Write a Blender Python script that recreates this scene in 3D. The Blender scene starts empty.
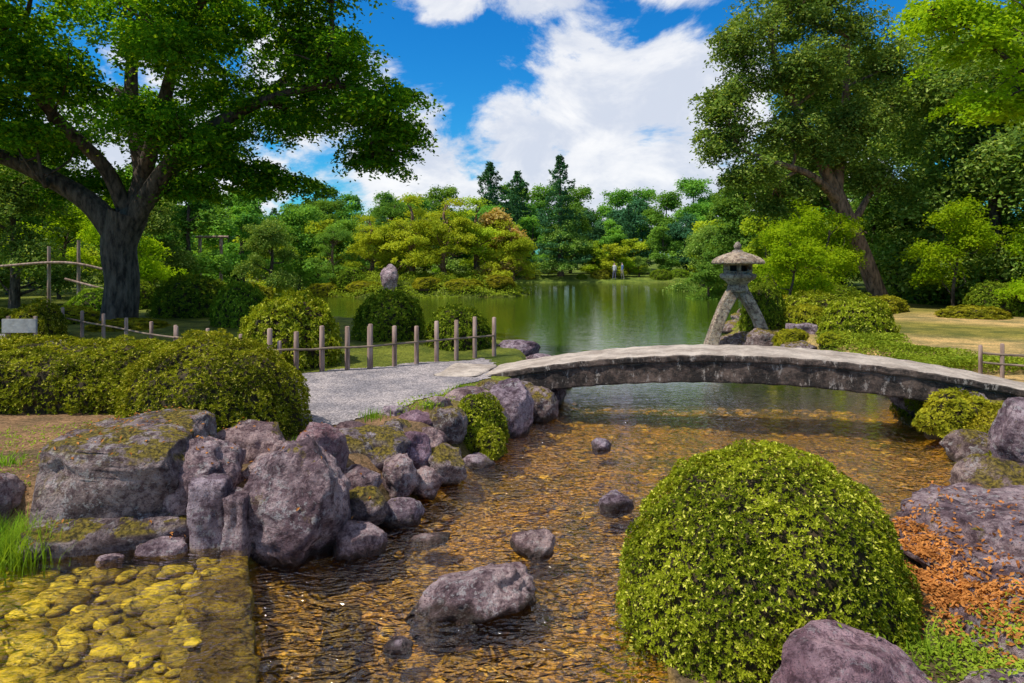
import bpy, math, numpy as np, bmesh
from mathutils import Vector, noise
from mathutils.bvhtree import BVHTree
SC=bpy.context.scene
NS=bpy.types.NodeSocket
# ---------------------------------------------------------------- node helper
class NT:
    def __init__(s,nt): s.nt=nt
    def n(s,t,ins=None,**pr):
        nd=s.nt.nodes.new(t)
        for k,v in pr.items(): setattr(nd,k,v)
        for k,v in (ins or {}).items():
            so=nd.inputs[k]
            if isinstance(v,NS): s.nt.links.new(v,so)
            else: so.default_value=v
        return nd
    def math(s,op,a,b=0.0,c=0.0,clamp=False):
        return s.n('ShaderNodeMath',{0:a,1:b,2:c},operation=op,use_clamp=clamp).outputs[0]
    def vmul(s,v,k):
        return s.n('ShaderNodeVectorMath',{0:v,1:k},operation='MULTIPLY').outputs[0]
    def mix(s,f,a,b,bt='MIX'):
        return s.n('ShaderNodeMix',{0:f,6:a,7:b},data_type='RGBA',blend_type=bt).outputs[2]
    def mr(s,v,a,b,c=0.0,d=1.0,smooth=True):
        return s.n('ShaderNodeMapRange',{0:v,1:a,2:b,3:c,4:d},interpolation_type='SMOOTHSTEP' if smooth else 'LINEAR').outputs[0]
    def noise(s,v,sc,det=4,rough=.55,dist=0):
        return s.n('ShaderNodeTexNoise',{'Vector':v,'Scale':sc,'Detail':det,'Roughness':rough,'Distortion':dist}).outputs[0]
    def vor(s,v,sc,feat='F1'):
        return s.n('ShaderNodeTexVoronoi',{'Vector':v,'Scale':sc},feature=feat)
def C(r,g,b): return (r,g,b,1)
def newmat(name):
    m=bpy.data.materials.new(name); m.use_nodes=True; m.node_tree.nodes.clear()
    T=NT(m.node_tree); return m,T
def out(T,sh): T.n('ShaderNodeOutputMaterial',{0:sh})
def bump(T,h,st,dist=.02): return T.n('ShaderNodeBump',{'Height':h,'Strength':st,'Distance':dist}).outputs[0]

def leaf_mat(name,dark,light,trans=.4,nscale=.7,accent=None,acc=.0,gloss=0,n2=None):
    m,T=newmat(name)
    geo=T.n('ShaderNodeNewGeometry'); pos=geo.outputs['Position']; ri=geo.outputs['Random Per Island']
    oi=T.n('ShaderNodeObjectInfo').outputs['Random']
    n1=T.mr(T.noise(pos,nscale,2),.34,.66)
    f=T.math('ADD',T.math('MULTIPLY',ri,.5),T.math('MULTIPLY',n1,.5))
    col=T.mix(f,C(*dark),C(*light))
    if n2: col=T.mix(T.mr(T.noise(pos,n2,1),.48,.66,0,.75),col,T.mix(1.,col,C(.36,.42,.4),'MULTIPLY'))
    if accent:
        a=T.math('GREATER_THAN',ri,1-acc)
        col=T.mix(a,col,C(*accent))
    hs=T.n('ShaderNodeHueSaturation',{'Hue':T.mr(oi,0,1,.485,.51,False),'Value':T.mr(oi,0,1,.82,1.18,False),'Color':col}).outputs[0]
    d=T.n('ShaderNodeBsdfDiffuse',{'Color':hs}).outputs[0]
    tc=T.mix(1.0,hs,C(1.35,1.2,.5),'MULTIPLY')
    t=T.n('ShaderNodeBsdfTranslucent',{'Color':tc}).outputs[0]
    s=T.n('ShaderNodeMixShader',{0:trans,1:d,2:t}).outputs[0]
    if gloss:
        g=T.n('ShaderNodeBsdfGlossy',{'Color':C(.9,.95,.9),'Roughness':.4}).outputs[0]
        s=T.n('ShaderNodeMixShader',{0:gloss,1:s,2:g}).outputs[0]
    out(T,s); return m
def rock_mat(name,c1,c2,moss=.5,wet=True,lich=.5):
    m,T=newmat(name)
    geo=T.n('ShaderNodeNewGeometry'); pos=geo.outputs['Position']; nor=geo.outputs['Normal']
    oi=T.n('ShaderNodeObjectInfo').outputs['Random']
    n1=T.mr(T.noise(pos,2.6,5,.7,.6),.38,.62)
    n2=T.noise(pos,13,5,.75)
    col=T.mix(n1,C(*c1),C(*c2))
    col=T.mix(T.mr(n2,.38,.56,.0,.95),T.mix(1.,col,C(.34,.28,.31),'MULTIPLY'),col)
    col=T.mix(T.mr(oi,0,1,0,.9,False),col,T.mix(1.,col,C(1.12,.98,.78),'MULTIPLY'))
    up=T.n('ShaderNodeSeparateXYZ',{0:nor}).outputs[2]
    li=T.math('MULTIPLY',T.mr(T.noise(pos,17,5,.75),.53,.59),T.mr(T.noise(pos,2.7,2),.42,.56))
    col=T.mix(T.math('MULTIPLY',li,lich),col,C(.70,.66,.64))
    sp=T.mr(T.noise(pos,75,2,.7),.58,.66); col=T.mix(T.math('MULTIPLY',sp,.7),col,C(.06,.042,.05))
    mo=T.math('MULTIPLY',T.mr(up,.2,.85),T.mr(T.noise(pos,3.1,5,.75),.70-.3*moss,.77-.3*moss))
    mcol=T.mix(T.mr(T.noise(pos,34,3),.35,.65),C(.07,.05,.01),C(.36,.26,.03))
    col=T.mix(mo,col,mcol)
    rg=.85
    if wet:
        z=T.n('ShaderNodeSeparateXYZ',{0:pos}).outputs[2]
        zz=T.math('ADD',z,T.math('MULTIPLY',n1,.07))
        w=T.mr(zz,.06,.14,1,0)
        col=T.mix(T.math('MULTIPLY',w,.75),col,C(.04,.028,.014))
        rg=T.mr(w,0,1,.85,.3)
    h=T.math('ADD',T.noise(pos,7,8,.72,.4),T.math('MULTIPLY',T.noise(pos,45,4,.75),.3))
    p=T.n('ShaderNodeBsdfPrincipled',{'Base Color':col,'Roughness':rg,'Normal':bump(T,h,1.,.18)})
    p.inputs['Specular IOR Level'].default_value=.3
    out(T,p.outputs[0]); return m
def simple_mat(name,c1,c2,sc=8,rough=.8,stretch=(1,1,1),bs=.5,bd=.02):
    m,T=newmat(name)
    pos=T.n('ShaderNodeTexCoord').outputs['Object']; v=T.vmul(pos,stretch)
    n=T.noise(v,sc,6,.65)
    col=T.mix(T.mr(n,.3,.7),C(*c1),C(*c2))
    p=T.n('ShaderNodeBsdfPrincipled',{'Base Color':col,'Roughness':rough,'Normal':bump(T,n,bs,bd)})
    p.inputs['Specular IOR Level'].default_value=.25
    out(T,p.outputs[0]); return m

# ---------------------------------------------------------------- mesh builder
class QB:
    def __init__(s): s.V=[];s.F=[];s.M=[];s.n=0
    def add(s,V,F,m=0):
        V=np.asarray(V,float).reshape(-1,3); F=np.asarray(F,int).reshape(-1,4)
        s.V.append(V); s.F.append(F+s.n); s.M.append(np.full(len(F),m)); s.n+=len(V)
    def mesh(s,name,mats,smooth=()):
        V=np.concatenate(s.V);F=np.concatenate(s.F);M=np.concatenate(s.M)
        me=bpy.data.meshes.new(name)
        me.vertices.add(len(V)); me.vertices.foreach_set('co',V.astype(np.float32).ravel())
        me.loops.add(F.size); me.loops.foreach_set('vertex_index',F.astype(np.int32).ravel())
        me.polygons.add(len(F)); me.polygons.foreach_set('loop_start',np.arange(0,F.size,4,dtype=np.int32))
        me.polygons.foreach_set('material_index',M.astype(np.int32))
        me.polygons.foreach_set('use_smooth',np.isin(M,list(smooth)))
        for m in mats: me.materials.append(m)
        me.update(calc_edges=True); return me
    def obj(s,name,mats,smooth=(),loc=(0,0,0),parent=None):
        return mkobj(name,s.mesh(name,mats,smooth),loc,parent)
def mkobj(name,me,loc=(0,0,0),parent=None,rz=0,sc=(1,1,1)):
    o=bpy.data.objects.new(name,me); o.location=loc; o.rotation_euler=(0,0,rz); o.scale=sc
    SC.collection.objects.link(o)
    if parent: o.parent=parent
    return o
def empty(name,loc=(0,0,0)):
    o=bpy.data.objects.new(name,None); o.location=loc; o.empty_display_size=.2; SC.collection.objects.link(o); return o
def snoise(P,f,seed,k=6):
    r=np.random.default_rng(seed); o=0
    for i in range(k):
        d=r.normal(size=3); d/=np.linalg.norm(d); o=o+np.sin(P@(d*f*r.uniform(.6,1.5))+r.uniform(0,6.28))
    return o/math.sqrt(k)
def nrm(a): return a/np.maximum(np.linalg.norm(a,axis=-1,keepdims=True),1e-9)
def leaves(qb,P,N,L,asp=.55,spread=.6,m=0,rg=None,var=.3,fold=.12):
    n=len(P); N=nrm(nrm(N)+rg.normal(size=(n,3))*spread)
    t=nrm(np.cross(N,rg.normal(size=(n,3)))); b=np.cross(N,t)
    l=(L*rg.uniform(1-var,1+var,n))[:,None]
    V=np.empty((n,4,3)); V[:,0]=P-t*l*.5; V[:,1]=P+b*l*asp*.5+N*l*fold; V[:,2]=P+t*l*.5; V[:,3]=P-b*l*asp*.5+N*l*fold
    qb.add(V,np.arange(n*4).reshape(n,4),m)
def rosettes(qb,P,N,L,rg,k=5,asp=.45,m=0,spread=.35):
    n=len(P); N=nrm(nrm(N)+rg.normal(size=(n,3))*spread); a=nrm(np.cross(N,rg.normal(size=(n,3)))); b=np.cross(N,a)
    a0=rg.uniform(0,6.28,n)
    for i in range(k):
        th=(a0+i*6.283/k+rg.normal(size=n)*.25)[:,None]; t=a*np.cos(th)+b*np.sin(th); el=rg.uniform(.1,.9,(n,1))
        d=nrm(t+N*el); s=np.cross(d,N); s=nrm(s); l=(L*rg.uniform(.65,1.15,n))[:,None]; u=np.cross(s,d)
        V=np.empty((n,4,3)); V[:,0]=P; V[:,1]=P+d*l*.55+s*l*asp*.5+u*l*.08; V[:,2]=P+d*l-u*l*.06; V[:,3]=P+d*l*.55-s*l*asp*.5+u*l*.08
        qb.add(V,np.arange(n*4).reshape(n,4),m)
def tube(qb,pts,rad,seg=9,m=0,sub=5,wob=0.0,seed=0):
    pts=np.array(pts,float); rad=np.array(rad,float); n=len(pts)
    ext=np.vstack([2*pts[0]-pts[1],pts,2*pts[-1]-pts[-2]]); Q=[];R=[]
    for i in range(n-1):
        p0,p1,p2,p3=ext[i:i+4]
        for k in range(sub):
            t=k/sub
            Q.append(.5*((2*p1)+(-p0+p2)*t+(2*p0-5*p1+4*p2-p3)*t*t+(-p0+3*p1-3*p2+p3)*t**3)); R.append(rad[i]*(1-t)+rad[i+1]*t)
    Q.append(pts[-1]);R.append(rad[-1]); Q=np.array(Q);R=np.array(R)
    T=nrm(np.gradient(Q,axis=0)); ref=np.array([.31,.95,.05]) if abs(T[0][2])>.6 else np.array([0.05,.1,1.])
    a=nrm(np.cross(T,ref)); b=np.cross(T,a)
    th=np.linspace(0,2*np.pi,seg,endpoint=False)
    V=Q[:,None]+ (a[:,None]*np.cos(th)[None,:,None]+b[:,None]*np.sin(th)[None,:,None])*R[:,None,None]
    if wob:
        c=Q[:,None]; w=1+wob*snoise(V.reshape(-1,3)*[1,1,.35],4/max(R[0],.1)*.5,seed).reshape(V.shape[:2])[...,None]; V=c+(V-c)*w
    K=len(Q); i=np.arange(K-1)[:,None]*seg; j=np.arange(seg)[None]; j2=(j+1)%seg
    qb.add(V.reshape(-1,3),np.stack([i+j,i+j2,i+seg+j2,i+seg+j],-1).reshape(-1,4),m)
    return Q
def box(qb,c,s,m=0,rz=0,taper=0):
    x,y,z=[k/2 for k in s]; V=[]
    for dz in(-1,1):
        f=1-taper*(dz>0)
        for dx,dy in((-1,-1),(1,-1),(1,1),(-1,1)): V.append((dx*x*f,dy*y*f,dz*z))
    V=np.array(V); c0,s0=math.cos(rz),math.sin(rz)
    V=np.stack([V[:,0]*c0-V[:,1]*s0,V[:,0]*s0+V[:,1]*c0,V[:,2]],1)+np.array(c)
    qb.add(V,[[0,3,2,1],[4,5,6,7],[0,1,5,4],[1,2,6,5],[2,3,7,6],[3,0,4,7]],m)
def lathe(qb,prof,seg,c=(0,0,0),m=0,rot=0):
    th=np.linspace(0,2*np.pi,seg,endpoint=False)+rot
    V=np.array([[(r*math.cos(t)+c[0],r*math.sin(t)+c[1],z+c[2]) for t in th] for r,z in prof]).reshape(-1,3)
    K=len(prof); i=np.arange(K-1)[:,None]*seg; j=np.arange(seg)[None]; j2=(j+1)%seg
    qb.add(V,np.stack([i+j,i+j2,i+seg+j2,i+seg+j],-1).reshape(-1,4),m)
# ---------------------------------------------------------------- terrain function
LANDS=[np.array(p,float) for p in [
 [(-2.1,5.35),(-1.6,5.55),(-1.25,6.0),(-1.0,6.7),(-.6,7.7),(-.25,8.8),(.15,9.8),(.45,10.8),(.65,12.5),(.55,15),(-.4,16.8),(-2.4,18.6),(-5.4,21),(-9,27),(-12,37),(-15.5,46),(-28,60),(-60,66),(-400,66),(-400,5.2),(-9,5.2),(-4,5.25)],
 [(1.0,1.2),(.75,3.4),(.95,4.5),(1.5,5.3),(2.6,6.05),(3.9,6.6),(4.8,7.3),(5.5,8.6),(6.1,9.6),(6.6,11.2),(7.0,13.5),(6.9,16.4),(6.3,17.9),(6.6,21),(9.5,28),(13.5,40),(20,60),(24,68),(400,70),(400,1.2)],
 [(-400,1.2),(400,1.2),(400,-400),(-400,-400)],
 [(-400,60),(-60,64),(-20,67),(10,67),(24,66),(400,60),(400,400),(-400,400)],
 [(-13.5,43.5),(-9,41.3),(-4,41),(0,42),(1.4,45),(-1,49),(-6,52),(-12,50)],
]]
POOL=np.array([(-2.12,5.45),(-1.22,3.25),(-.4,1.1),(-9,1.1),(-9,5.35)],float)
def sd(X,Y,poly):
    d=np.full(X.shape,1e9); ins=np.zeros(X.shape,bool); n=len(poly)
    for i in range(n):
        a=poly[i];b=poly[(i+1)%n]; ex,ey=b-a; wx=X-a[0];wy=Y-a[1]
        t=np.clip((wx*ex+wy*ey)/(ex*ex+ey*ey),0,1); d=np.minimum(d,np.hypot(wx-ex*t,wy-ey*t))
        c=((a[1]>Y)!=(b[1]>Y))
        with np.errstate(divide='ignore',invalid='ignore'):
            xi=(b[0]-a[0])*(Y-a[1])/((b[1]-a[1]) if b[1]!=a[1] else 1e-9)+a[0]
        ins^= c&(X<xi)
    return np.where(ins,d,-d)
def sst(a,b,x):
    t=np.clip((x-a)/(b-a),0,1); return t*t*(3-2*t)
def hfun(X,Y):
    X=np.asarray(X,float);Y=np.asarray(Y,float)
    D=np.max([sd(X,Y,p) for p in LANDS],axis=0)
    P=np.stack([X,Y,X*0],-1); n=snoise(P,1.3,3)*.02+snoise(P,.35,5)*.05*sst(14,20,Y)
    H=.5+.3*np.exp(-((X+10)**2+(Y-18)**2)/40.)
    fr=sst(9,7,Y)*sst(.2,.6,X); H=H*(1-fr)+.22*fr
    isl=sst(40,41,Y)*sst(56,54,Y)*sst(-16,-14,X)*sst(4,2,X); H=H+isl*.35*np.clip(D,0,3)/2
    far=sst(60,75,Y); H=H+far*np.clip(D*.02,0,2)
    W=.55+.9*fr+sst(20,30,Y)*1.5
    land=H*sst(0,1,(D+.05)/W)+n*sst(0,.6,D)
    deep=sst(10,18,Y)
    bed=-np.clip(-D*.6,0,.2+.9*deep)+snoise(P,3,9)*.015
    h=np.where(D>0,np.maximum(land,.0),bed)
    pl=sd(X,Y,POOL); h=np.where((pl>0)&(D<.05),.03+snoise(P,4,11)*.01,h)
    return h,D,pl
# ---------------------------------------------------------------- materials
M_az=leaf_mat('azalea_leaves',(.06,.095,.006),(.40,.43,.022),.32,3.,accent=(.64,.62,.10),acc=.10,n2=20)
M_az2=leaf_mat('azalea_leaves_deep',(.05,.11,.01),(.27,.38,.025),.3,2.5,accent=(.44,.54,.05),acc=.08,n2=14)
M_azy=leaf_mat('azalea_leaves_yellow',(.17,.20,.012),(.54,.50,.035),.3,2.5,n2=12)
M_core=simple_mat('shrub_dark_core',(.012,.014,.005),(.07,.045,.02),30)  # dark brown-flecked hull under the leaves, blocks see-through
M_maple=leaf_mat('broadleaf_canopy',(.03,.10,.008),(.16,.35,.015),.5,.6,accent=(.36,.52,.02),acc=.15)
M_oak=leaf_mat('oak_canopy',(.06,.14,.03),(.26,.42,.06),.4,.8,accent=(.44,.58,.14),acc=.15)
M_bright=leaf_mat('bright_maple_leaves',(.17,.34,.01),(.42,.60,.02),.55,1.2)
M_far1=leaf_mat('far_foliage_green',(.06,.17,.03),(.27,.48,.06),.35,.25)
M_far2=leaf_mat('far_foliage_yellow',(.22,.33,.02),(.58,.66,.05),.4,.4)
M_far3=leaf_mat('far_foliage_conifer',(.03,.10,.05),(.10,.24,.09),.25,.3)
M_red=leaf_mat('far_foliage_reddish',(.32,.26,.07),(.70,.46,.18),.4,.5)
M_grass=leaf_mat('grass_blades',(.10,.24,.01),(.3,.5,.04),.4,2.)
M_dead=leaf_mat('fallen_leaf_brown',(.20,.075,.02),(.70,.32,.08),.2,6.)
M_gcov=leaf_mat('groundcover_leaves',(.11,.18,.012),(.36,.44,.04),.3,1.5)
M_bark=simple_mat('bark',(.018,.013,.010),(.15,.11,.08),9,.9,(1,1,.3),1,.07)
M_bark2=simple_mat('bark_reddish',(.06,.036,.022),(.36,.21,.13),9,.9,(1,1,.3),1,.05)
M_rock=rock_mat('rock_purple_grey',(.20,.130,.165),(.64,.50,.56),.32,lich=.5)
M_rock2=rock_mat('rock_mossy',(.17,.12,.125),(.54,.43,.44),.85,lich=.5)
M_rock3=rock_mat('rock_plum',(.27,.15,.20),(.60,.40,.48),.0,lich=.3)
M_wood=simple_mat('weathered_wood',(.15,.09,.06),(.46,.32,.26),12,.85,(1,1,.15))
M_bamb=simple_mat('bamboo_rail',(.12,.09,.06),(.28,.2,.14),10,.7,(.3,.3,1))
M_stone=rock_mat('lantern_granite',(.36,.30,.24),(.72,.62,.52),.1,wet=True,lich=.5)
M_shade=simple_mat('chamber_shade',(.01,.01,.01),(.02,.02,.02))  # near-black colour of a solid column, painted shade behind the lantern windows
mb,T=newmat('bridge_stone'); M_bridge=mb
geo=T.n('ShaderNodeNewGeometry'); pos=geo.outputs['Position']
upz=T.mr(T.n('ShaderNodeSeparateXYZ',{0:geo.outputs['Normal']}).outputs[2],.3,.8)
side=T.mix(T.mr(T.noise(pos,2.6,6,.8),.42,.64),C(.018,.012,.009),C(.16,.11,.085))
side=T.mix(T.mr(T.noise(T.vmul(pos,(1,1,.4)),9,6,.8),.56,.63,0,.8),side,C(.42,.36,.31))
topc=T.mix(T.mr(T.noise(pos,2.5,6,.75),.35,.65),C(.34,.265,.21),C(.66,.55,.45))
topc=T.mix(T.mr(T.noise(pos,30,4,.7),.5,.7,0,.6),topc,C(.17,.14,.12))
col=T.mix(upz,side,topc)  # faces darker than the top: lichen-stained stone plus shade put into the colour
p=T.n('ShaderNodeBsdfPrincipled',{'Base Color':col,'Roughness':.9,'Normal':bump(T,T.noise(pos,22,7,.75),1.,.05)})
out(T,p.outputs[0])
mg,T=newmat('ground'); M_ground=mg
pos=T.n('ShaderNodeNewGeometry').outputs['Position']
vc=T.n('ShaderNodeVertexColor',layer_name='Col').outputs[0]
n1=T.mr(T.noise(pos,1.1,5,.7),.33,.67); n2=T.noise(pos,24,5,.75); n3=T.mr(T.noise(pos,90,2,.7),.3,.7)
col=T.mix(1.,vc,T.mix(n1,C(.5,.58,.55),C(1.45,1.3,1.2)),'MULTIPLY')
col=T.mix(1.,col,T.mix(T.mr(n2,.3,.7),C(.5,.5,.45),C(1.45,1.45,1.5)),'MULTIPLY')
col=T.mix(1.,col,T.mix(n3,C(.7,.7,.7),C(1.25,1.25,1.25)),'MULTIPLY')
p=T.n('ShaderNodeBsdfPrincipled',{'Base Color':col,'Roughness':.95,'Normal':bump(T,n2,1.,.06)})
p.inputs['Specular IOR Level'].default_value=.15
out(T,p.outputs[0])
mp,T=newmat('gravel'); M_gravel=mp
pos=T.n('ShaderNodeNewGeometry').outputs['Position']
v=T.vor(pos,48); g=T.n('ShaderNodeSeparateColor',{0:v.outputs[1]}).outputs[0]
col=T.mix(g,C(.13,.115,.12),C(.42,.375,.37)); col=T.mix(1.,col,T.mix(T.mr(T.noise(pos,1.6,5,.75),.35,.65),C(.6,.6,.63),C(1.15,1.1,1.05)),'MULTIPLY')
p=T.n('ShaderNodeBsdfPrincipled',{'Base Color':col,'Roughness':.95,'Normal':bump(T,v.outputs[0],.7,-.015)})
out(T,p.outputs[0])
def cob(name,a,b):
    m,T=newmat(name); geo=T.n('ShaderNodeNewGeometry'); pos=geo.outputs['Position']
    col=T.mix(geo.outputs['Random Per Island'],C(*a),C(*b))
    n=T.noise(pos,14,5,.75); col=T.mix(1.,col,T.mix(T.mr(n,.35,.65),C(.4,.42,.4),C(1.4,1.35,1.2)),'MULTIPLY')
    p=T.n('ShaderNodeBsdfPrincipled',{'Base Color':col,'Roughness':.7,'Normal':bump(T,n,.7,.03)}); out(T,p.outputs[0]); return m
M_cobY=cob('algae_cobbles',(.20,.14,.01),(.56,.44,.03))
M_cobB=cob('stream_cobbles',(.26,.14,.02),(.66,.42,.08))
def water(name,pool=False):
    m,T=newmat(name); pos=T.n('ShaderNodeNewGeometry').outputs['Position']
    y=T.n('ShaderNodeSeparateXYZ',{0:pos}).outputs[1]
    far=T.mr(y,9.0,14)
    nA=T.noise(T.vmul(pos,(1.0,1.7,1)),3.6,2,.5,1.1)
    rA=T.math('ABSOLUTE',T.math('SUBTRACT',nA,.5))
    nB=T.noise(T.vmul(pos,(1,2.0,1)),11,2,.5,.6)
    nC=T.noise(T.vmul(pos,(.6,2.0,1)),2.6,3,.6)
    near=T.math('ADD',T.math('MULTIPLY',rA,-1.5),T.math('MULTIPLY',nB,.42))
    fh=T.math('MULTIPLY',nC,.10)
    h=T.n('ShaderNodeMix',{0:far,2:near,3:fh}).outputs[0]
    nor=bump(T,h,.8,.06 if pool else .12)
    fr=T.n('ShaderNodeFresnel',{'IOR':1.38 if pool else 1.42,'Normal':nor}).outputs[0]
    fr=T.math('MULTIPLY',fr,1.1 if pool else T.mr(y,9,16,2.0,1.1),clamp=True)
    tr=T.n('ShaderNodeBsdfTransparent',{'Color':C(.98,.94,.70) if pool else C(.98,.90,.58)}).outputs[0]
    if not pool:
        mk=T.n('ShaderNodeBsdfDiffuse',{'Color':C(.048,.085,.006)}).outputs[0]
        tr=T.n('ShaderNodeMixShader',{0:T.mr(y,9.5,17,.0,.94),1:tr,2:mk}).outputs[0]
    gl=T.n('ShaderNodeBsdfGlossy',{'Color':C(.97,.95,.97),'Roughness':.02,'Normal':nor}).outputs[0]
    out(T,T.n('ShaderNodeMixShader',{0:fr,1:tr,2:gl}).outputs[0]); return m
M_water=water('clear_water'); M_pool=water('pool_water',True)
# ---------------------------------------------------------------- terrain mesh
def axis(c,a,lo,hi,n):
    s=np.linspace(math.asinh((lo-c)/a),math.asinh((hi-c)/a),n); return c+a*np.sinh(s)
gx=axis(0,5,-390,390,460); gy=axis(7,5,-300,390,460)
X,Y=np.meshgrid(gx,gy); H,D,PL=hfun(X,Y)
V=np.stack([X,Y,H],-1).reshape(-1,3); nx=len(gx)
i,j=np.meshgrid(np.arange(nx-1),np.arange(len(gy)-1)); a=(j*nx+i).ravel()
F=np.stack([a,a+1,a+nx+1,a+nx],-1)
q=QB(); q.add(V,F,0); gme=q.mesh('ground',[M_ground],(0,))
def cl(c,m,base): return base*(1-m[...,None])+np.array(c)*m[...,None]
P2=np.stack([X,Y,X*0],-1)
col=np.zeros(X.shape+(3,))+np.array([.15,.18,.022])
col=cl((.27,.17,.09),sst(9.5,8.5,Y)*sst(0,-1,X),col)
col=cl((.30,.25,.06),sst(5,6,X)*sst(36,30,Y)*.7,col)
sand=sst(6.5,7.5,X)*sst(30,22,Y)*sst(8,9.5,Y)*sst(-.9,.1,snoise(P2,.55,21)+.3); col=cl((.52,.37,.15),sand,col)
col=cl((.25,.25,.035),sst(16,13,Y)*sst(-4,-6,X)*sst(9.5,10,Y)*.8,col)
col=cl((.15,.11,.06),sst(8,7,Y)*sst(.2,.6,X),col)
col=cl((.12,.17,.025),sst(35,45,Y),col)
bedm=(D<=0.02).astype(float); col=cl((.56,.34,.055),bedm*sst(14,10,Y),col); col=cl((.12,.11,.02),bedm*sst(10,15,Y),col)
col=cl((.32,.24,.02),((PL>0)&(D<.05)).astype(float),col)
ca=gme.color_attributes.new('Col','FLOAT_COLOR','POINT'); cc=np.ones((len(V),4),np.float32); cc[:,:3]=col.reshape(-1,3); ca.data.foreach_set('color',cc.ravel())
mkobj('ground',gme)
def hz(x,y): return float(hfun(np.array([x]),np.array([y]))[0][0])
pp=np.array([(-2.1,7.45),(-1.6,8.1),(-1.2,9.0),(-.8,9.9),(-.45,10.7),(-.3,12.3),(-.5,13.0),(-3.6,10.95),(-6,12.2),(-10,14.6),(-15,16.5),(-15,14.5),(-9,12.4),(-6.2,10.5),(-4,9.5),(-2.9,8.5),(-2.45,7.6)])
px=np.arange(-15,.2,.045);py=np.arange(7,17,.045);PX,PY=np.meshgrid(px,py)
pq=np.stack([PX,PY,PX*0],-1)
S=sd(PX,PY,pp)+snoise(pq,4,31)*.05+snoise(pq,22,33)*.04
PH=hfun(PX,PY)[0]+.012
a=np.arange(PX.size).reshape(PX.shape); cs=(S[:-1,:-1]>0)&(S[1:,1:]>0)&(S[1:,:-1]>0)&(S[:-1,1:]>0)
F=np.stack([a[:-1,:-1],a[:-1,1:],a[1:,1:],a[1:,:-1]],-1)[cs]
q=QB(); q.add(np.stack([PX,PY,PH],-1).reshape(-1,3),F,0); q.obj('gravel_path',[M_gravel],(0,))
q=QB(); q.add([(-90,0,0),(90,0,0),(90,70,0),(-90,70,0)],[[0,1,2,3]]); q.obj('pond_water',[M_water])
q=QB(); q.add([(-2.05,5.28,.165),(-8.5,5.5,.165),(-8.5,1,.165),(-.27,1,.165)],[[0,1,2,3]]); q.obj('pool_water',[M_pool])
# ---------------------------------------------------------------- rocks
ICO={}
def ico(n):
    if n not in ICO:
        bm=bmesh.new(); bmesh.ops.create_icosphere(bm,subdivisions=n,radius=1)
        ICO[n]=(np.array([v.co[:] for v in bm.verts]),[[v.index for v in f.verts] for f in bm.faces]); bm.free()
    return ICO[n]
ROCKV=[];ROCKF=[];rn=[0]
def rockverts(r,seed,sub=4,facets=11,rough=.09,boxy=.0):
    rg=np.random.default_rng(seed); V,F=ico(sub); V=V.copy()
    if boxy: V=np.sign(V)*np.abs(V)**(1-boxy)
    V=V/np.abs(V).max(0)
    for k in range(facets):
        d=rg.normal(size=3); d/=np.linalg.norm(d); ext=(V@d).max(); o=ext*rg.uniform(.66,.9)
        t=V@d-o; V=V-np.where(t>0,t*.96,0)[:,None]*d
    for k in range(26):
        d=rg.normal(size=3); d/=np.linalg.norm(d); ext=(V@d).max(); o=ext*rg.uniform(.91,.98)
        t=V@d-o; V=V-np.where(t>0,t*.9,0)[:,None]*d
    V=V/np.abs(V).max(0)
    so=Vector(rg.uniform(-50,50,3))
    N=nrm(V); disp=np.array([noise.fractal(Vector(v)*1.5+so,.65,2.2,6)-abs(noise.noise(Vector(v)*3.1+so))*.9 for v in V])
    V=V+N*(disp*rough)[:,None]
    return V*np.array(r),F
def rock(name,x,y,z,rx,ry,rz,mat=M_rock,seed=None,rot=None,sub=4,facets=8,rough=.13,tilt=(0,0),boxy=.15):
    rn[0]+=1; seed=seed or rn[0]*17; rg=np.random.default_rng(seed+5)
    V,F=rockverts((rx,ry,rz),seed,sub,facets,rough,boxy)
    rot=rg.uniform(-.4,.4) if rot is None else rot
    me=bpy.data.meshes.new(name); me.from_pydata(V.tolist(),[],F); me.materials.append(mat)
    me.polygons.foreach_set('use_smooth',np.ones(len(F),bool))
    o=mkobj(name,me,(x,y,z)); o.rotation_euler=(tilt[0],tilt[1],rot)
    bpy.context.view_layer.update(); mw=np.array(o.matrix_world); W=V@mw[:3,:3].T+mw[:3,3]
    b=sum(len(v) for v in ROCKV); ROCKV.append(W); ROCKF.extend([[k+b for k in f] for f in F]); return o
rock('mossy_boulder',-3.30,5.92,.56,.62,.62,.44,M_rock2,seed=101,sub=5,boxy=.62,facets=3,rot=.1,tilt=(.16,.04),rough=.10)
rock('mossy_boulder',-2.70,5.84,.46,.34,.40,.40,M_rock,seed=102,sub=5,boxy=.4,facets=6,tilt=(0,.3))
rock('bank_rock',-3.12,5.38,.20,.66,.22,.18,M_rock2,seed=103,boxy=.5,facets=5)
rock('bank_rock',-4.25,5.5,.40,.30,.3,.32,M_rock,seed=104)
rock('bank_rock',-4.9,5.4,.3,.4,.3,.3,M_rock)
rock('bank_rock',-2.66,5.24,.17,.22,.12,.08,M_rock)
rock('bank_rock',-3.0,5.1,.14,.10,.08,.06,M_rock)
rock('river_boulder',-1.77,5.62,.36,.42,.40,.52,M_rock,seed=202,sub=5,facets=7,boxy=.25)
rock('bank_rock',-1.83,6.3,.52,.32,.32,.36,M_rock3)
rock('bank_rock',-2.49,6.55,.58,.33,.3,.27,M_rock)
rock('bank_rock',-2.15,6.1,.42,.28,.28,.25,M_rock)
rock('bank_rock',-1.50,7.0,.42,.44,.36,.24,M_rock2,seed=206,boxy=.4)
rock('bank_rock',-1.08,6.65,.27,.20,.21,.23,M_rock,boxy=0)
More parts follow.
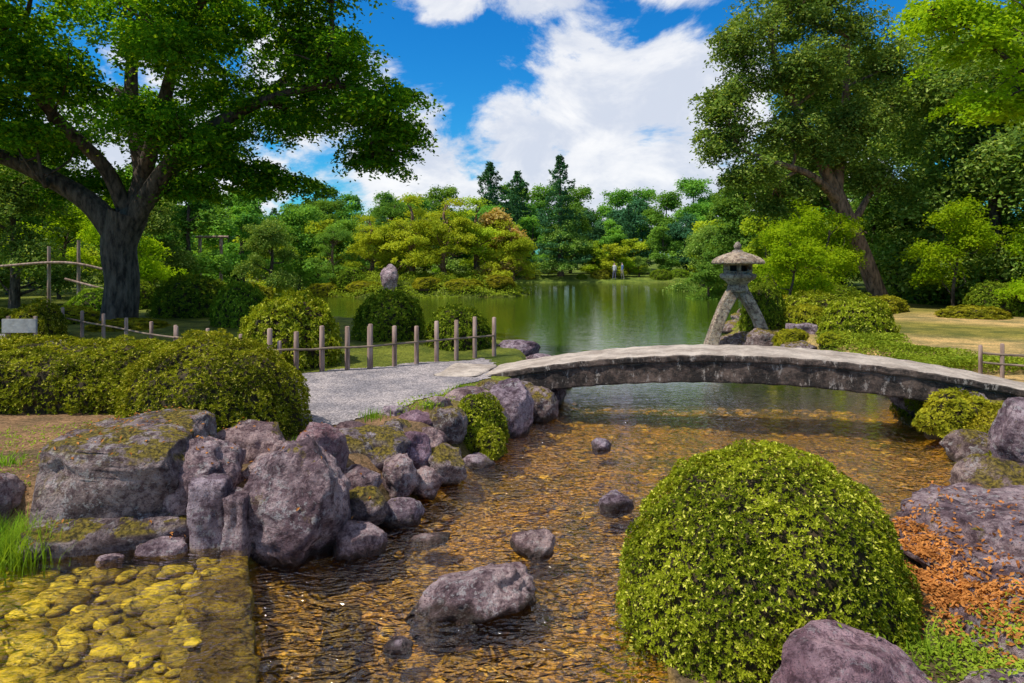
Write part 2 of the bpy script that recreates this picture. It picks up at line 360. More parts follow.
rock('bank_rock',-1.42,6.25,.32,.22,.22,.18,M_rock,boxy=0)
rock('bank_rock',-1.30,5.98,.20,.22,.2,.19,M_rock2)
rock('bank_rock',-1.03,6.22,.06,.23,.2,.16,M_rock,boxy=0)
rock('bank_rock',-1.25,5.62,.06,.22,.22,.19,M_rock)
rock('bank_rock',-1.03,7.25,.37,.19,.2,.21,M_rock3)
rock('bank_rock',-.72,7.35,.18,.27,.26,.22,M_rock2)
rock('bank_rock',-.86,6.8,.14,.17,.17,.17,M_rock,boxy=0)
rock('bank_rock',-1.42,8.3,.48,.20,.2,.14,M_rock)
rock('bank_rock',-1.14,8.05,.42,.23,.2,.18,M_rock3)
rock('bank_rock',-.78,8.15,.38,.26,.26,.25,M_rock2)
rock('bank_rock',-.95,7.7,.30,.22,.22,.2,M_rock)
rock('bank_rock',-1.3,7.6,.45,.22,.2,.15,M_rock2)
rock('bank_rock',-1.75,7.45,.5,.22,.18,.12,M_rock)
rock('bank_rock',-.95,8.7,.46,.25,.2,.18,M_rock)
rock('bank_rock',-.05,9.55,.30,.32,.42,.42,M_rock,boxy=.3)
rock('bank_rock',-.40,8.0,.0,.19,.16,.11,M_rock)
rock('bank_rock',-.60,9.3,.42,.36,.3,.22,M_rock)
rock('bank_rock',-.35,9.0,.22,.3,.3,.28,M_rock2)
rock('bank_rock',-.35,10.1,.42,.3,.3,.18,M_rock2)
rock('bank_rock',.36,10.35,.18,.30,.45,.30,M_rock2)
rock('bank_rock',.12,10.0,.12,.25,.3,.25,M_rock)
rock('bank_rock',.55,11.4,.12,.35,.5,.32,M_rock)
rock('bank_rock',.72,12.6,.1,.35,.5,.25,M_rock2)
rock('bank_rock',.10,14.6,.38,.56,.42,.30,M_rock)
rock('bank_rock',.55,13.9,.2,.4,.42,.25,M_rock)
rock('bank_rock',2.6,16.2,.0,.35,.25,.12,M_rock)
for k,(x,y,r) in enumerate([(-.55,16.9,.4),(-1.3,17.8,.35),(-2.4,18.6,.4),(-4.0,19.9,.45),(-5.6,21.2,.5),(-7.2,23.6,.5)]): rock('bank_rock',x,y,.12,r,r,.28,M_rock2)
rock('stream_rock',-.22,4.80,.0,.54,.32,.25,M_rock,seed=305,sub=5,rot=.4,tilt=(.05,-.24),facets=10,boxy=.0)
rock('stream_rock',.17,5.6,.04,.18,.15,.13,M_rock)
rock('stream_rock',.99,6.6,.03,.19,.15,.13,M_rock)
rock('stream_rock',1.12,8.6,.02,.14,.12,.11,M_rock)
rock('stream_rock',-.70,4.2,.0,.09,.08,.06,M_rock)
rock('stream_rock',-.70,5.85,-.01,.17,.12,.05,M_rock)
rock('stream_rock',2.6,7.2,-.03,.12,.1,.06,M_rock)
rock('flat_bank_rock',3.78,5.0,.16,.98,1.15,.38,M_rock,seed=401,sub=5,facets=8,rough=.20,tilt=(0.06,-.05),boxy=.2)
rock('flat_bank_rock',3.3,3.9,.12,.7,.6,.3,M_rock,seed=402,sub=5)
rock('flat_bank_rock',4.75,6.55,.22,.5,.4,.28,M_rock2)
rock('flat_bank_rock',5.35,7.15,.55,.36,.35,.40,M_rock)
rock('plum_boulder',1.66,3.30,.20,.52,.42,.36,M_rock3,seed=404,sub=5,facets=6,rough=.08,boxy=0)
rock('bank_rock',2.45,3.35,.22,.22,.2,.16,M_rock)
rock('bank_rock',5.45,8.1,.12,.35,.3,.25,M_rock2)
rock('bank_rock',6.15,9.3,.22,.4,.4,.4,M_rock2)
rock('bank_rock',6.3,10.6,.12,.4,.4,.3,M_rock2)
rock('bank_rock',6.85,12.0,.1,.35,.5,.3,M_rock)
for k,(x,y,r) in enumerate([(7.0,13.6,.35),(6.95,15.2,.4),(6.9,16.3,.45),(6.2,18.4,.5),(6.9,19.6,.4),(7.1,22,.5),(8.6,25.2,.5),(9.9,28.5,.6)]): rock('bank_rock',x,y,.12,r,r,.3,M_rock2)
rock('lantern_base_rock',6.65,17.9,.22,.55,.5,.42,M_rock2,boxy=.3)
rock('lantern_base_rock',5.9,18.3,.05,.45,.4,.3,M_rock2)
rock('standing_stone',-7.6,42.3,1.05,.60,.45,.95,M_rock,facets=6)
def chip(c,s,seed,rz=0):
    V,F=ico(4); V=V/np.abs(V).max(1)[:,None]; P=V*np.array(s)/2
    e=snoise(V*2,2.2,seed)*.016+snoise(V,9,seed+1)*.007
    r=np.linalg.norm(V,axis=1); P=P*(1-.05*sst(1.2,1.73,r))[:,None]+nrm(V)*e[:,None]
    c0,s0=math.cos(rz),math.sin(rz); P=np.stack([P[:,0]*c0-P[:,1]*s0,P[:,0]*s0+P[:,1]*c0,P[:,2]],1)+np.array(c)
    return P,F
def chipobj(name,parts,mat,parent=None):
    VV=[];FF=[];b=0
    for P,F in parts: VV.append(P); FF+= [[k+b for k in f] for f in F]; b+=len(P)
    me=bpy.data.meshes.new(name); me.from_pydata(np.concatenate(VV).tolist(),[],FF); me.materials.append(mat)
    me.polygons.foreach_set('use_smooth',np.ones(len(FF),bool)); return mkobj(name,me,parent=parent)
chipobj('cut_stone_block',[chip((-2.37,5.38,.36),(.28,.24,.62),1,.1)],M_rock)
chipobj('cut_stone_block',[chip((-2.13,5.34,.30),(.18,.24,.54),2,-.1)],M_rock)
chipobj('cut_stone_block',[chip((7.35,17.3,.55),(.7,.4,.35),2,-.1)],M_rock)
M_slab=rock_mat('algae_slab',(.24,.16,.015),(.56,.42,.045),.4,wet=False,lich=.0)
a0=np.array([-2.22,5.22]);a1=np.array([-1.16,2.7]);dv=a1-a0;ang=math.atan2(dv[1],dv[0]);L=np.linalg.norm(dv); parts=[]
t=0;k=0
while t<L-.2:
    l=[.42,.5,.36,.6,.46][k%5]; cpt=a0+dv/L*(t+l/2); wd=[.34,.40,.31,.37,.42][k%5]
    off=np.array([dv[1],-dv[0]])/L*(.37-wd)/-2
    parts.append(chip((cpt[0]+off[0],cpt[1]+off[1],-.045+.014*math.sin(k*2.1)),(l-.035,wd,.34),50+k,ang+.05*math.sin(k*3.3))); t+=l;k+=1
chipobj('weir_stone_edge',parts,M_slab)
chipobj('submerged_stone_slab',[chip((-1.13,4.55,-.09),(.5,.24,.12),71,-1.35),chip((-1.02,3.95,-.09),(.6,.24,.12),72,-1.3)],M_slab)
def cobbles(name,poly,sp,r0,r1,zf,mat,seed,flat=.5,keep=1.):
    rg=np.random.default_rng(seed); lo=poly.min(0);hi=poly.max(0)
    gx,gy=np.meshgrid(np.arange(lo[0],hi[0],sp),np.arange(lo[1],hi[1],sp*.8)); gx=gx+rg.uniform(-.5,.5,gx.shape)*sp; gy=gy+rg.uniform(-.5,.5,gx.shape)*sp
    x=gx.ravel();y=gy.ravel(); s=(sd(x,y,poly)>0)&(rg.random(len(x))<keep); x=x[s];y=y[s]
    h,Dd,_=hfun(x,y); V0,F0=ico(2); VV=[];FF=[];b=0
    for k in range(len(x)):
        if zf is None and Dd[k]>-.16: continue
        r=r0+(r1-r0)*rg.random()**1.6; an=rg.uniform(0,3.14); e=rg.uniform(.55,.95)
        W=V0*(1+.2*snoise(V0,2.,int(rg.integers(1e6)),4))[:,None]; W=W*[r,r*e,min(r*flat,.055)*rg.uniform(.7,1.1)]
        c,s_=math.cos(an),math.sin(an); W=np.stack([W[:,0]*c-W[:,1]*s_,W[:,0]*s_+W[:,1]*c,W[:,2]],1)+[x[k],y[k],(h[k]+r*flat*.15) if zf is None else zf]
        VV.append(W);FF+=[[i+b for i in f] for f in F0]; b+=len(W)
    me=bpy.data.meshes.new(name); me.from_pydata(np.concatenate(VV).tolist(),[],FF); me.materials.append(mat); me.polygons.foreach_set('use_smooth',np.ones(len(FF),bool)); mkobj(name,me)
cobbles('pool_cobbles',np.array([(-2.35,5.3),(-1.5,3.2),(-5.5,3.2),(-5.5,5.3)],float),.14,.05,.15,.05,M_cobY,5,.45)
cobbles('weir_cobbles',np.array([(-2.38,5.2),(-2.22,5.2),(-1.42,3.2),(-1.6,3.2)],float),.16,.05,.10,.115,M_cobY,8,.3,.7)
cobbles('stream_bed_cobbles',np.array([(-1.6,3.3),(1.0,3.3),(4.6,7),(6,9.5),(6,13),(.8,13),(-1.4,6)],float),.19,.02,.12,None,M_cobB,6,.35,.7)
# ---------------------------------------------------------------- shrubs
def shrub_mesh(name,rx,ry,h,n,leaf,mats,seed,lump=.05,zl=-.25,pw=1.0,inset=.9,k=5):
    rg=np.random.default_rng(seed); q=QB(); n=n//k
    d=nrm(rg.normal(size=(int(n*2.2),3))); d=d[d[:,2]>zl][:n]
    R3=np.array([rx,ry,h])
    def surf(d):
        s=np.sign(d)*np.abs(d)**pw; R=1+lump*snoise(d,3.,seed,8)+lump*.6*snoise(d,7,seed+1,8)+lump*.3*snoise(d,17,seed+3,8)
        return s*R[:,None]*R3
    tuft=snoise(d*R3,22,seed+2,10)
    P=surf(d)*(1-rg.random(len(d))[:,None]**2*.09)+nrm(d)*(tuft*leaf*.8)[:,None]
    rosettes(q,P,nrm(d/R3)+[0,0,.5],leaf,rg,k)
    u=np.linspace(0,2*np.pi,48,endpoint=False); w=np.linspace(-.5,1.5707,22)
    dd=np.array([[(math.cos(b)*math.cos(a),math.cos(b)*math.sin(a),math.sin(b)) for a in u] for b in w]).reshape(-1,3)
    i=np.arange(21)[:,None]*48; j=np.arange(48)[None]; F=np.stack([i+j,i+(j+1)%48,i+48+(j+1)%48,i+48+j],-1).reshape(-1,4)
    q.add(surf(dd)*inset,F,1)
    return q.mesh(name,mats,(1,))
def shrub(name,x,y,rx,ry,h,n,leaf,mat=M_az,seed=1,z=None,**k):
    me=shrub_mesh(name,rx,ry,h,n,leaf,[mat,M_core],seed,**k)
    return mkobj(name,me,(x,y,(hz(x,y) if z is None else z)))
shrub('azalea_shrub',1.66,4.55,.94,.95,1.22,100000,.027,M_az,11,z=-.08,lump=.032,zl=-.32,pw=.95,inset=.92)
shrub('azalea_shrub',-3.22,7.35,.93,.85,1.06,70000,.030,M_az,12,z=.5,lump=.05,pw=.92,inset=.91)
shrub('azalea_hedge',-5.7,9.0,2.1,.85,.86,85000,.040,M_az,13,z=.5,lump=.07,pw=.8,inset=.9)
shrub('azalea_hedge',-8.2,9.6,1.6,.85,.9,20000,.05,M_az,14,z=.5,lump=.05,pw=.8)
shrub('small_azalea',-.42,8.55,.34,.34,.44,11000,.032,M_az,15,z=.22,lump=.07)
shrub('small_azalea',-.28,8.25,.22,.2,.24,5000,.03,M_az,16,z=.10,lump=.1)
SHA=shrub_mesh('shrubA',1,1,1.05,20000,.07,[M_az2,M_core],21,lump=.05,pw=.9)
SHB=shrub_mesh('shrubB',1,1,1.0,20000,.07,[M_az,M_core],22,lump=.06,pw=.9)
SHC=shrub_mesh('shrubC',1,1,.8,16000,.075,[M_azy,M_core],23,lump=.12,pw=.95)
def inst(name,me,x,y,sx,sy,sz,rz=0,z=None):
    return mkobj(name,me,(x,y,hz(x,y) if z is None else z),rz=rz,sc=(sx,sy,sz))
for a in [(SHB,-3.98,12.1,.93,.85,1.16),(SHA,-2.8,15.6,.80,.75,1.0),(SHA,-1.15,14.4,.70,.65,.78),(SHA,-6.75,17,.66,.66,1.0),(SHA,-9.1,19.3,1.0,.9,1.02),
          (SHA,-13.5,24,1.1,1,1.0),(SHA,-11,25,.9,.9,.9),(SHA,-6.0,18.8,.7,.6,.7),(SHB,-9.9,14.2,.55,.5,.75),(SHC,-11.6,17.4,1.0,.8,.55),(SHC,-12.4,16.2,.9,.7,.6),(SHC,-9.0,16.0,.8,.7,.28),
          (SHA,-12.6,21,.9,.8,.7),(SHB,-8.8,23,.9,.8,.8),
          (SHB,8.35,16.6,.85,.8,.98),(SHA,7.0,19.0,.55,.6,1.15),(SHC,7.9,18.5,.75,.6,.85),(SHB,9.4,21,1.1,.9,.9),(SHC,6.95,17.0,.42,.4,.45),(SHC,7.45,15.6,.4,.4,.3),
          (SHA,11.5,24,1.,.8,.9),(SHC,13.5,25,1.3,.8,.7),(SHA,17,24,1.1,.9,1.),(SHC,10.9,27,1.2,.9,1.0),(SHA,19.6,23,1.2,.9,1.2),(SHB,21.5,26,1.5,1,1.4),(SHA,17.5,30,1.8,1.2,1.6),(SHB,13,31,1.6,1,1.3),
          (SHC,15.2,22.5,1.0,.8,.5),(SHB,18.2,20.5,1.3,1,.9),(SHA,23,22,1.6,1.2,1.6),
          (SHA,-10.5,44,1.3,1,1.0),(SHC,-5.3,42.6,1.,.8,.7),(SHC,-3,42.6,1.2,.8,.7),(SHC,-9.2,42.7,1.1,.7,.7),(SHC,-1,43.6,1.2,.9,.8),(SHC,-11.8,43.4,1.4,.9,.9)]:
    inst('round_shrub',a[0],a[1],a[2],a[3],a[4],a[5],rz=a[1])
def gcover(name,poly,n,leaf,mat,hh,seed,asp=.5):
    rg=np.random.default_rng(seed); lo=poly.min(0);hi=poly.max(0)
    x=rg.uniform(lo[0],hi[0],n);y=rg.uniform(lo[1],hi[1],n); s=sd(x,y,poly)+.25*snoise(np.stack([x,y,x*0],-1),3,seed+7)>0; x=x[s];y=y[s]
    h,_,_=hfun(x,y); P=np.stack([x,y,x*0],-1); b=np.clip(.5+.5*snoise(P,3.5,seed),.05,1)*hh
    P[:,2]=h+b*rg.random(len(x))**.5
    q=QB(); leaves(q,P,np.tile([0,0,1.],(len(x),1)),leaf,asp,.6,0,rg); return q.obj(name,[mat])
gcover('ground_cover_plants',np.array([(6.6,12),(7.2,16.3),(8.6,16.2),(9.0,12.4),(9.0,11),(7.4,11)],float),24000,.06,M_gcov,.28,1)
gcover('ground_cover_plants',np.array([(4.7,7.3),(5.4,8.7),(6.4,9.4),(7.2,9.0),(7.6,8.4),(6.0,7.3)],float),22000,.045,M_azy,.30,2)
gcover('ground_cover_plants',np.array([(6.6,18),(6.9,21),(9.8,28),(13.5,39),(16,38),(12,26),(9.5,20),(8.5,17.5)],float),30000,.09,M_gcov,.35,3)
gcover('ground_cover_plants',np.array([(-13.5,43.5),(-9,41.3),(-4,41),(0,42),(1.4,45),(-1,49),(-6,52),(-12,50)],float),30000,.16,M_gcov,.6,4)
gcover('ground_cover_plants',np.array([(-6.5,5.7),(-3.9,5.7),(-3.6,6.3),(-4.6,7.6),(-6.5,7.9)],float),2500,.03,M_gcov,.05,6)
gcover('ground_cover_plants',np.array([(-1.6,7.6),(-.7,8.4),(-.5,9.8),(-.3,10.5),(-.7,9.9),(-1.1,9.0),(-1.5,8.1)],float),2500,.035,M_gcov,.10,8)
shrub('small_azalea',5.95,8.95,.55,.38,.42,9000,.045,M_azy,31,lump=.15)
shrub('small_azalea',6.35,10.4,.4,.4,.4,6000,.05,M_gcov,32,lump=.15)
def tuft(name,x,y,z,n,L,seed,mat=M_grass,sp=.12):
    rg=np.random.default_rng(seed); q=QB()
    for k in range(n):
        a=rg.uniform(0,6.28); l=L*rg.uniform(.6,1.1); le=rg.uniform(.15,.75); bx,by=rg.normal(size=2)*sp; w=.006
        d=np.array([math.cos(a),math.sin(a)]); pr=np.array([-d[1],d[0]])*w; pts=[]
        for t in (0,.35,.7,1):
            c=np.array([bx,by])+d*l*le*t*t; zz=l*(t-.35*le*t*t); ww=pr*(1-t*.9)
            pts+= [(c[0]-ww[0],c[1]-ww[1],zz),(c[0]+ww[0],c[1]+ww[1],zz)]
        q.add(pts,[[0,1,3,2],[2,3,5,4],[4,5,7,6]])
    return q.obj(name,[mat],loc=(x,y,z))
tuft('grass_tuft',-3.66,5.10,.10,420,.38,1)
tuft('grass_tuft',-3.95,5.25,.12,200,.3,2)
tuft('grass_tuft',2.3,3.75,.2,120,.14,4)
for k,(x,y) in enumerate([(-1.62,8.0),(-1.0,8.55),(-.7,9.7),(-2.9,6.3),(-2.1,6.8),(-4.6,6.2)]): tuft('grass_tuft',x,y,hz(x,y),70,.13,20+k,sp=.08)
RB=BVHTree.FromPolygons(np.concatenate(ROCKV).tolist(),ROCKF)
def scatter_dead(name,n,cx,cy,sx,sy,leaf,seed,mat=M_dead):
    rg=np.random.default_rng(seed); x=rg.normal(cx,sx,n);y=rg.normal(cy,sy,n); h=hfun(x,y)[0]; P=[];N=[]
    for k in range(n):
        r=RB.ray_cast(Vector((x[k],y[k],5)),Vector((0,0,-1))); z=h[k];nn=(0,0,1)
        if r[0] is not None and r[0].z>z:
            z=r[0].z;nn=r[1]
            if nn[2]<.6: continue
        if z<.04: continue
        P.append((x[k],y[k],z+rg.uniform(.004,.03)));N.append(tuple(nn))
    q=QB(); leaves(q,np.array(P),np.array(N),leaf,.5,.45,0,rg); q.obj(name,[mat])
scatter_dead('fallen_leaves',4800,2.86,4.7,.17,.65,.038,1)
scatter_dead('fallen_leaves',420,3.4,4.9,.5,.7,.038,2)
scatter_dead('fallen_leaves',350,-3.3,5.9,.9,.5,.035,3)
scatter_dead('moss_tufts',2000,2.55,3.7,.3,.2,.03,4,M_gcov)
# ---------------------------------------------------------------- bridge
A=np.array([-.55,10.95]);B=np.array([7.5,8.80]); dd=(B-A);LL=np.linalg.norm(dd);dd/=LL; pn=np.array([-dd[1],dd[0]])
def barch(q,o0,o1,ztop,zbot,m=0,K=60,seed=0):
    V=[]
    for k in range(K+1):
        t=k/K; c=A+dd*LL*t
        for o in (o0,o1):
            for z in (zbot(t),ztop(t)):
                w=.010*math.sin(k*1.7+z*9+seed)+.008*math.sin(k*.6+o)
                V.append((*(c+pn*(o+w)),z+.007*math.sin(k*2.3+o*5)))
    F=[]
    for k in range(K):
        a=k*4;b=a+4
        F+=[[a,b,b+1,a+1],[a+1,b+1,b+3,a+3],[a+3,b+3,b+2,a+2],[a+2,b+2,b,a]]
    F+=[[0,1,3,2],[K*4,K*4+2,K*4+3,K*4+1]]
    q.add(V,F,m)
par=lambda t:1-(2*t-1)**2
q=QB(); top=lambda t:.50+.49*par(t)
barch(q,0,1.25,top,lambda t:top(t)-.11)
barch(q,.035,1.2,lambda t:top(t)-.108,lambda t:.10+.47*par(t),seed=2)
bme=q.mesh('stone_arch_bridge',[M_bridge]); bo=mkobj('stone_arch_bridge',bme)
bv=bo.modifiers.new('bev','BEVEL'); bv.width=.025; bv.segments=2; bv.limit_method='ANGLE'
chipobj('bridge_landing_slab',[chip((-.75,11.45,.47),(.75,1.3,.14),91,-.26)],M_bridge)
chipobj('bridge_abutment_stone',[chip((.0,10.95,.18),(.8,.6,.55),92,-.26),chip((.05,11.8,.18),(.8,.7,.55),93,-.26),chip((6.75,9.45,.2),(.9,1.2,.5),94,-.26)],M_rock2)
# ---------------------------------------------------------------- fences
def fence(name,pts,sp,h,rails,pr=.034,seed=0):
    rg=np.random.default_rng(seed); par_=empty(name,(pts[0][0],pts[0][1],0)); q=QB();r=QB()
    ox,oy=pts[0]
    for (x0,y0),(x1,y1) in zip(pts[:-1],pts[1:]):
        L=math.hypot(x1-x0,y1-y0); n=max(1,round(L/sp))
        for k in range(n+1):
            t=k/n; x=x0+(x1-x0)*t;y=y0+(y1-y0)*t; z=hz(x,y)
            hh=h*rg.uniform(.92,1.06); lx=rg.normal()*.015
            lathe(q,[(pr*1.05,z-.1),(pr,z+hh*.5),(pr*.95,z+hh-.01),(pr*.6,z+hh),(0.001,z+hh)],9,(x-ox+lx,y-oy,0))
        for rz_ in rails:
            nn=5; P=[]
            for i in range(nn+1):
                t=i/nn; x=x0+(x1-x0)*t;y=y0+(y1-y0)*t; P.append((x-ox,y-oy-pr-.01,hz(x,y)+rz_+rg.normal()*.007))
            tube(r,P,[.018]*(nn+1),7,sub=2)
    q.obj('posts',[M_wood],(0,),parent=par_); r.obj('rails',[M_bamb],(0,),parent=par_)
fence('bamboo_fence',[(-10.5,15.3),(-6.2,12.6),(-3.75,11.05)],.9,.55,[.34],.035,4)
fence('bamboo_fence',[(-3.9,11.0),(-2.4,11.6),(-.35,13.2)],.45,.74,[.40],.042)
fence('bamboo_fence',[(7.35,10.7),(8.4,10.1)],.30,.55,[.25,.40],.03,2)
# ---------------------------------------------------------------- lantern
lp=empty('stone_lantern',(5.95,18,0))
q=QB()
lathe(q,[(.001,2.84),(.05,2.81),(.10,2.72),(.085,2.66),(.05,2.63),(.13,2.60),(.14,2.57)],16,m=0); q.obj('finial',[M_stone],(0,),parent=lp)
q=QB(); lathe(q,[(.10,2.59),(.22,2.55),(.42,2.49),(.60,2.42),(.72,2.34),(.75,2.27),(.71,2.24),(.3,2.27)],6,rot=.3); ro=q.obj('roof',[M_stone],parent=lp)
b_=ro.modifiers.new('b','BEVEL'); b_.width=.02;b_.segments=2
q=QB()
for k in range(6):
    a=k*math.pi/3+.3; box(q,(.33*math.cos(a),.33*math.sin(a),2.13),(.10,.10,.28),0,a)
lathe(q,[(.30,1.99),(.36,2.0),(.36,2.06),(.30,2.06)],6,rot=.3); lathe(q,[(.30,2.21),(.36,2.21),(.36,2.27),(.28,2.28)],6,rot=.3)
lathe(q,[(.22,2.0),(.22,2.27)],6,m=1,rot=.3); q.obj('light_chamber',[M_stone,M_shade],parent=lp)
q=QB(); lathe(q,[(.2,2.0),(.48,1.99),(.52,1.95),(.50,1.88),(.34,1.78),(.26,1.70),(.30,1.62),(.28,1.52),(.1,1.50)],6,rot=.3); ro=q.obj('platform',[M_stone],parent=lp)
b_=ro.modifiers.new('b','BEVEL'); b_.width=.02;b_.segments=2
def leg(name,pts,w):
    q=QB(); V=[]
    pts=np.array(pts,float)
    for k,(p_,ww) in enumerate(zip(pts,w)):
        T_=pts[min(k+1,len(pts)-1)]-pts[max(k-1,0)]; T_/=np.linalg.norm(T_); s=np.array([T_[2],0,-T_[0]])
        for a,b in((-1,-1),(1,-1),(1,1),(-1,1)): V.append(p_+s*a*ww*.5+np.array([0,b*ww*.5,0]))
    F=[]
    for k in range(len(pts)-1):
        for i in range(4): F.append([k*4+i,k*4+(i+1)%4,k*4+4+(i+1)%4,k*4+4+i])
    q.add(V,F); o=q.obj(name,[M_stone],parent=lp); m=o.modifiers.new('b','BEVEL'); m.width=.03;m.segments=2
leg('long_leg',[(-.02,0,1.66),(-.16,0,1.45),(-.33,0,1.15),(-.50,0,.75),(-.66,-.02,.3),(-.82,-.04,-.25)],[.26,.3,.29,.28,.30,.34])
leg('short_leg',[(.04,0,1.66),(.18,0,1.42),(.36,0,1.12),(.52,0,.82),(.64,0,.50)],[.26,.3,.27,.26,.28])
# ---------------------------------------------------------------- trees
def crown(blobs,npad,nleaf,padr,flat,seed,shell=.45,droop=.35):
    rg=np.random.default_rng(seed); PP=[];NN=[]
    for bl in blobs:
        c=np.array(bl[:3]);r=np.array(bl[3:6]); k=int(npad*(bl[6] if len(bl)>6 else 1))
        d=nrm(rg.normal(size=(k,3))); u=rg.random(k)**shell; pc=c+d*u[:,None]*r*(1+.18*rg.normal(size=(k,1)))
        pn_=nrm(np.array([0,0,1.])+d*.45)
        pr=padr*rg.uniform(.6,1.3,k)
        kk=rg.integers(0,k,int(k*nleaf))
        rho=np.sqrt(rg.random(len(kk)))*(1+.25*rg.normal(size=len(kk))); th=rg.uniform(0,6.283,len(kk))
        n_=pn_[kk]; a=nrm(np.cross(n_,[.3,.9,.1])); b=np.cross(n_,a)
        rr=(pr[kk]*rho)[:,None]
        P=pc[kk]+a*np.cos(th)[:,None]*rr+b*np.sin(th)[:,None]*rr+n_*(rg.normal(size=(len(kk),1))*flat*pr[kk][:,None])
        P[:,2]-=droop*(rho**2)*pr[kk]*.6
        PP.append(P);NN.append(n_)
    return np.concatenate(PP),np.concatenate(NN),rg
def twigs(q,blobs,limbs,r0,seed,m=0,per=3):
    rg=np.random.default_rng(seed); L=np.concatenate(limbs)
    for bl in blobs:
        c=np.array(bl[:3]);r=np.array(bl[3:6])
        s=L[np.argmin(np.linalg.norm(L-c+np.array([0,0,.8]),axis=1))]
        mid=(s+c)/2+rg.normal(size=3)*.25
        pth=tube(q,[s,mid,c],[r0,r0*.65,r0*.35],7,m)
        for k in range(per):
            e=c+nrm(rg.normal(size=3))*r*.85; b=pth[len(pth)//2+rg.integers(0,4)]
            tube(q,[b,(b+e)/2+rg.normal(size=3)*.15,e],[r0*.4,r0*.25,r0*.1],5,m,sub=3)
par_=empty('broadleaf_tree',(-9.8,17,.7)); O=np.array([-9.8,17,.7])
q=QB(); limbs=[]
def W(l): return [tuple(np.array(p)-O) for p in l]
limbs.append(tube(q,W([(-9.85,17,.3),(-9.8,17,.9),(-9.72,17,1.8),(-9.8,17,2.7),(-9.55,17,3.5)]),[.62,.46,.39,.38,.42],16,wob=.07))
limbs.append(tube(q,W([(-9.75,17,2.9),(-10.5,16.9,3.8),(-11.6,16.7,4.5),(-12.9,16.4,5.1),(-14.6,16,5.9)]),[.32,.25,.2,.16,.1],12,wob=.06))
limbs.append(tube(q,W([(-9.6,17,3.3),(-9.3,17.2,4.4),(-9.7,17.5,5.9),(-9.9,17.8,7.6),(-9.5,18,9.4)]),[.32,.25,.19,.14,.07],12,wob=.06))
limbs.append(tube(q,W([(-9.5,17,3.2),(-8.8,16.7,4.1),(-7.8,16.4,5.1),(-6.2,16.2,6.0),(-4.4,16.2,6.5),(-3.2,16.3,6.3)]),[.30,.24,.18,.13,.08,.04],12,wob=.06))
limbs.append(tube(q,W([(-9.55,17,3.4),(-9.9,16.6,4.6),(-10.8,16,5.8),(-11.4,15.2,7.2)]),[.22,.16,.12,.06],10,wob=.06))
limbs.append(tube(q,W([(-9.5,17.1,3.5),(-8.6,18,5),(-7.4,18.8,6.4),(-6,19.3,7.8)]),[.26,.2,.15,.08],10,wob=.06))
limbs.append(tube(q,W([(-9.3,17.2,4.4),(-8.4,16.4,6),(-7.6,15.8,7.6),(-6.6,15.3,8.6)]),[.2,.16,.11,.06],10))
bl=[(-14.6,16,6.8,2.1,2,1.2),(-12.8,15.2,8.0,2.,1.9,1.2),(-11,14.4,7.4,1.9,1.6,1.0),(-12.6,18,7.2,2,2,1.2),(-10.3,17.8,9.2,2.3,2.3,1.3),(-8.6,15.6,8.2,1.9,1.8,1.1),(-8.2,18.5,9.0,2.0,2,1.2),
    (-6.4,15.4,8.2,1.9,1.7,1.1),(-5.9,18.6,8.3,1.9,1.9,1.1),(-4.8,16.6,7.9,1.5,1.6,.9),(-4.2,16.4,6.9,1.5,1.5,.75),(-3.1,16.4,6.1,1.0,1.1,.6),(-3.4,17.2,5.0,1.0,1,.45,.7),(-5.6,16.8,5.9,1.5,1.4,.6),(-7.2,16.2,5.1,1.4,1.4,.5),(-6.0,17.4,4.3,1.0,1.1,.3,.7),
    (-8.2,15.4,5.6,1.5,1.4,.55),(-8.3,17.6,4.2,1.1,1.0,.3,.6),(-7.9,18,6.8,1.7,1.5,.8),(-12.6,16.2,6.0,1.5,1.5,.55),(-13.6,15.4,4.7,1.3,1.3,.4,.7),(-14.2,17,8.6,2,2,1.1),(-10.2,15,6.5,1.5,1.4,.6),(-11.5,12.5,8.4,1.6,1.5,.8),(-9.2,13.2,8.2,1.6,1.4,.7),(-7.0,13.6,8.7,1.5,1.4,.6,.9),
    (-11.2,16.0,5.3,1.2,1.2,.4,.8),(-10.9,19.5,6.6,1.8,1.6,.9),(-9.3,19.5,5.6,1.4,1.3,.6),(-13,19,5.5,1.6,1.4,.7),(-5.2,18.8,6.6,1.6,1.5,.7),(-12.0,14.2,6.4,1.3,1.2,.5),(-14.5,15,7.6,1.7,1.5,.9),(-7.4,14.6,6.9,1.4,1.3,.6),(-4.4,15.6,8.9,1.2,1.2,.6),
    (-2.9,16.8,5.5,.8,.8,.4,.7),(-6.8,16.6,4.6,1.2,1.2,.35,.7),(-11.5,18.5,4.4,1.5,1.2,.5)]
bl=[(b[0]-O[0],b[1]-O[1],b[2]-O[2])+tuple(b[3:]) for b in bl]
twigs(q,bl,limbs,.08,1)
q.obj('trunk_and_limbs',[M_bark],(0,),parent=par_)
P,N,rg=crown(bl,56,95,.40,.18,3); q=QB(); leaves(q,P,N,.11,.62,.55,0,rg); q.obj('crown',[M_maple],parent=par_)
O=np.array([14.9,27.6,.45]); par_=empty('leaning_broadleaf_tree',tuple(O)); q=QB(); limbs=[]
limbs.append(tube(q,W([(15.1,27.6,.2),(14.8,27.6,.9),(14.3,27.6,2.2),(13.8,27.6,3.4),(13.0,27.6,5.2)]),[.50,.36,.32,.32,.30],14,wob=.06))
limbs.append(tube(q,W([(13.1,27.6,5.0),(12.2,27.3,6.6),(11.2,27,8.4),(10.4,27,10.2),(10.2,27,12)]),[.26,.22,.17,.12,.06],10))
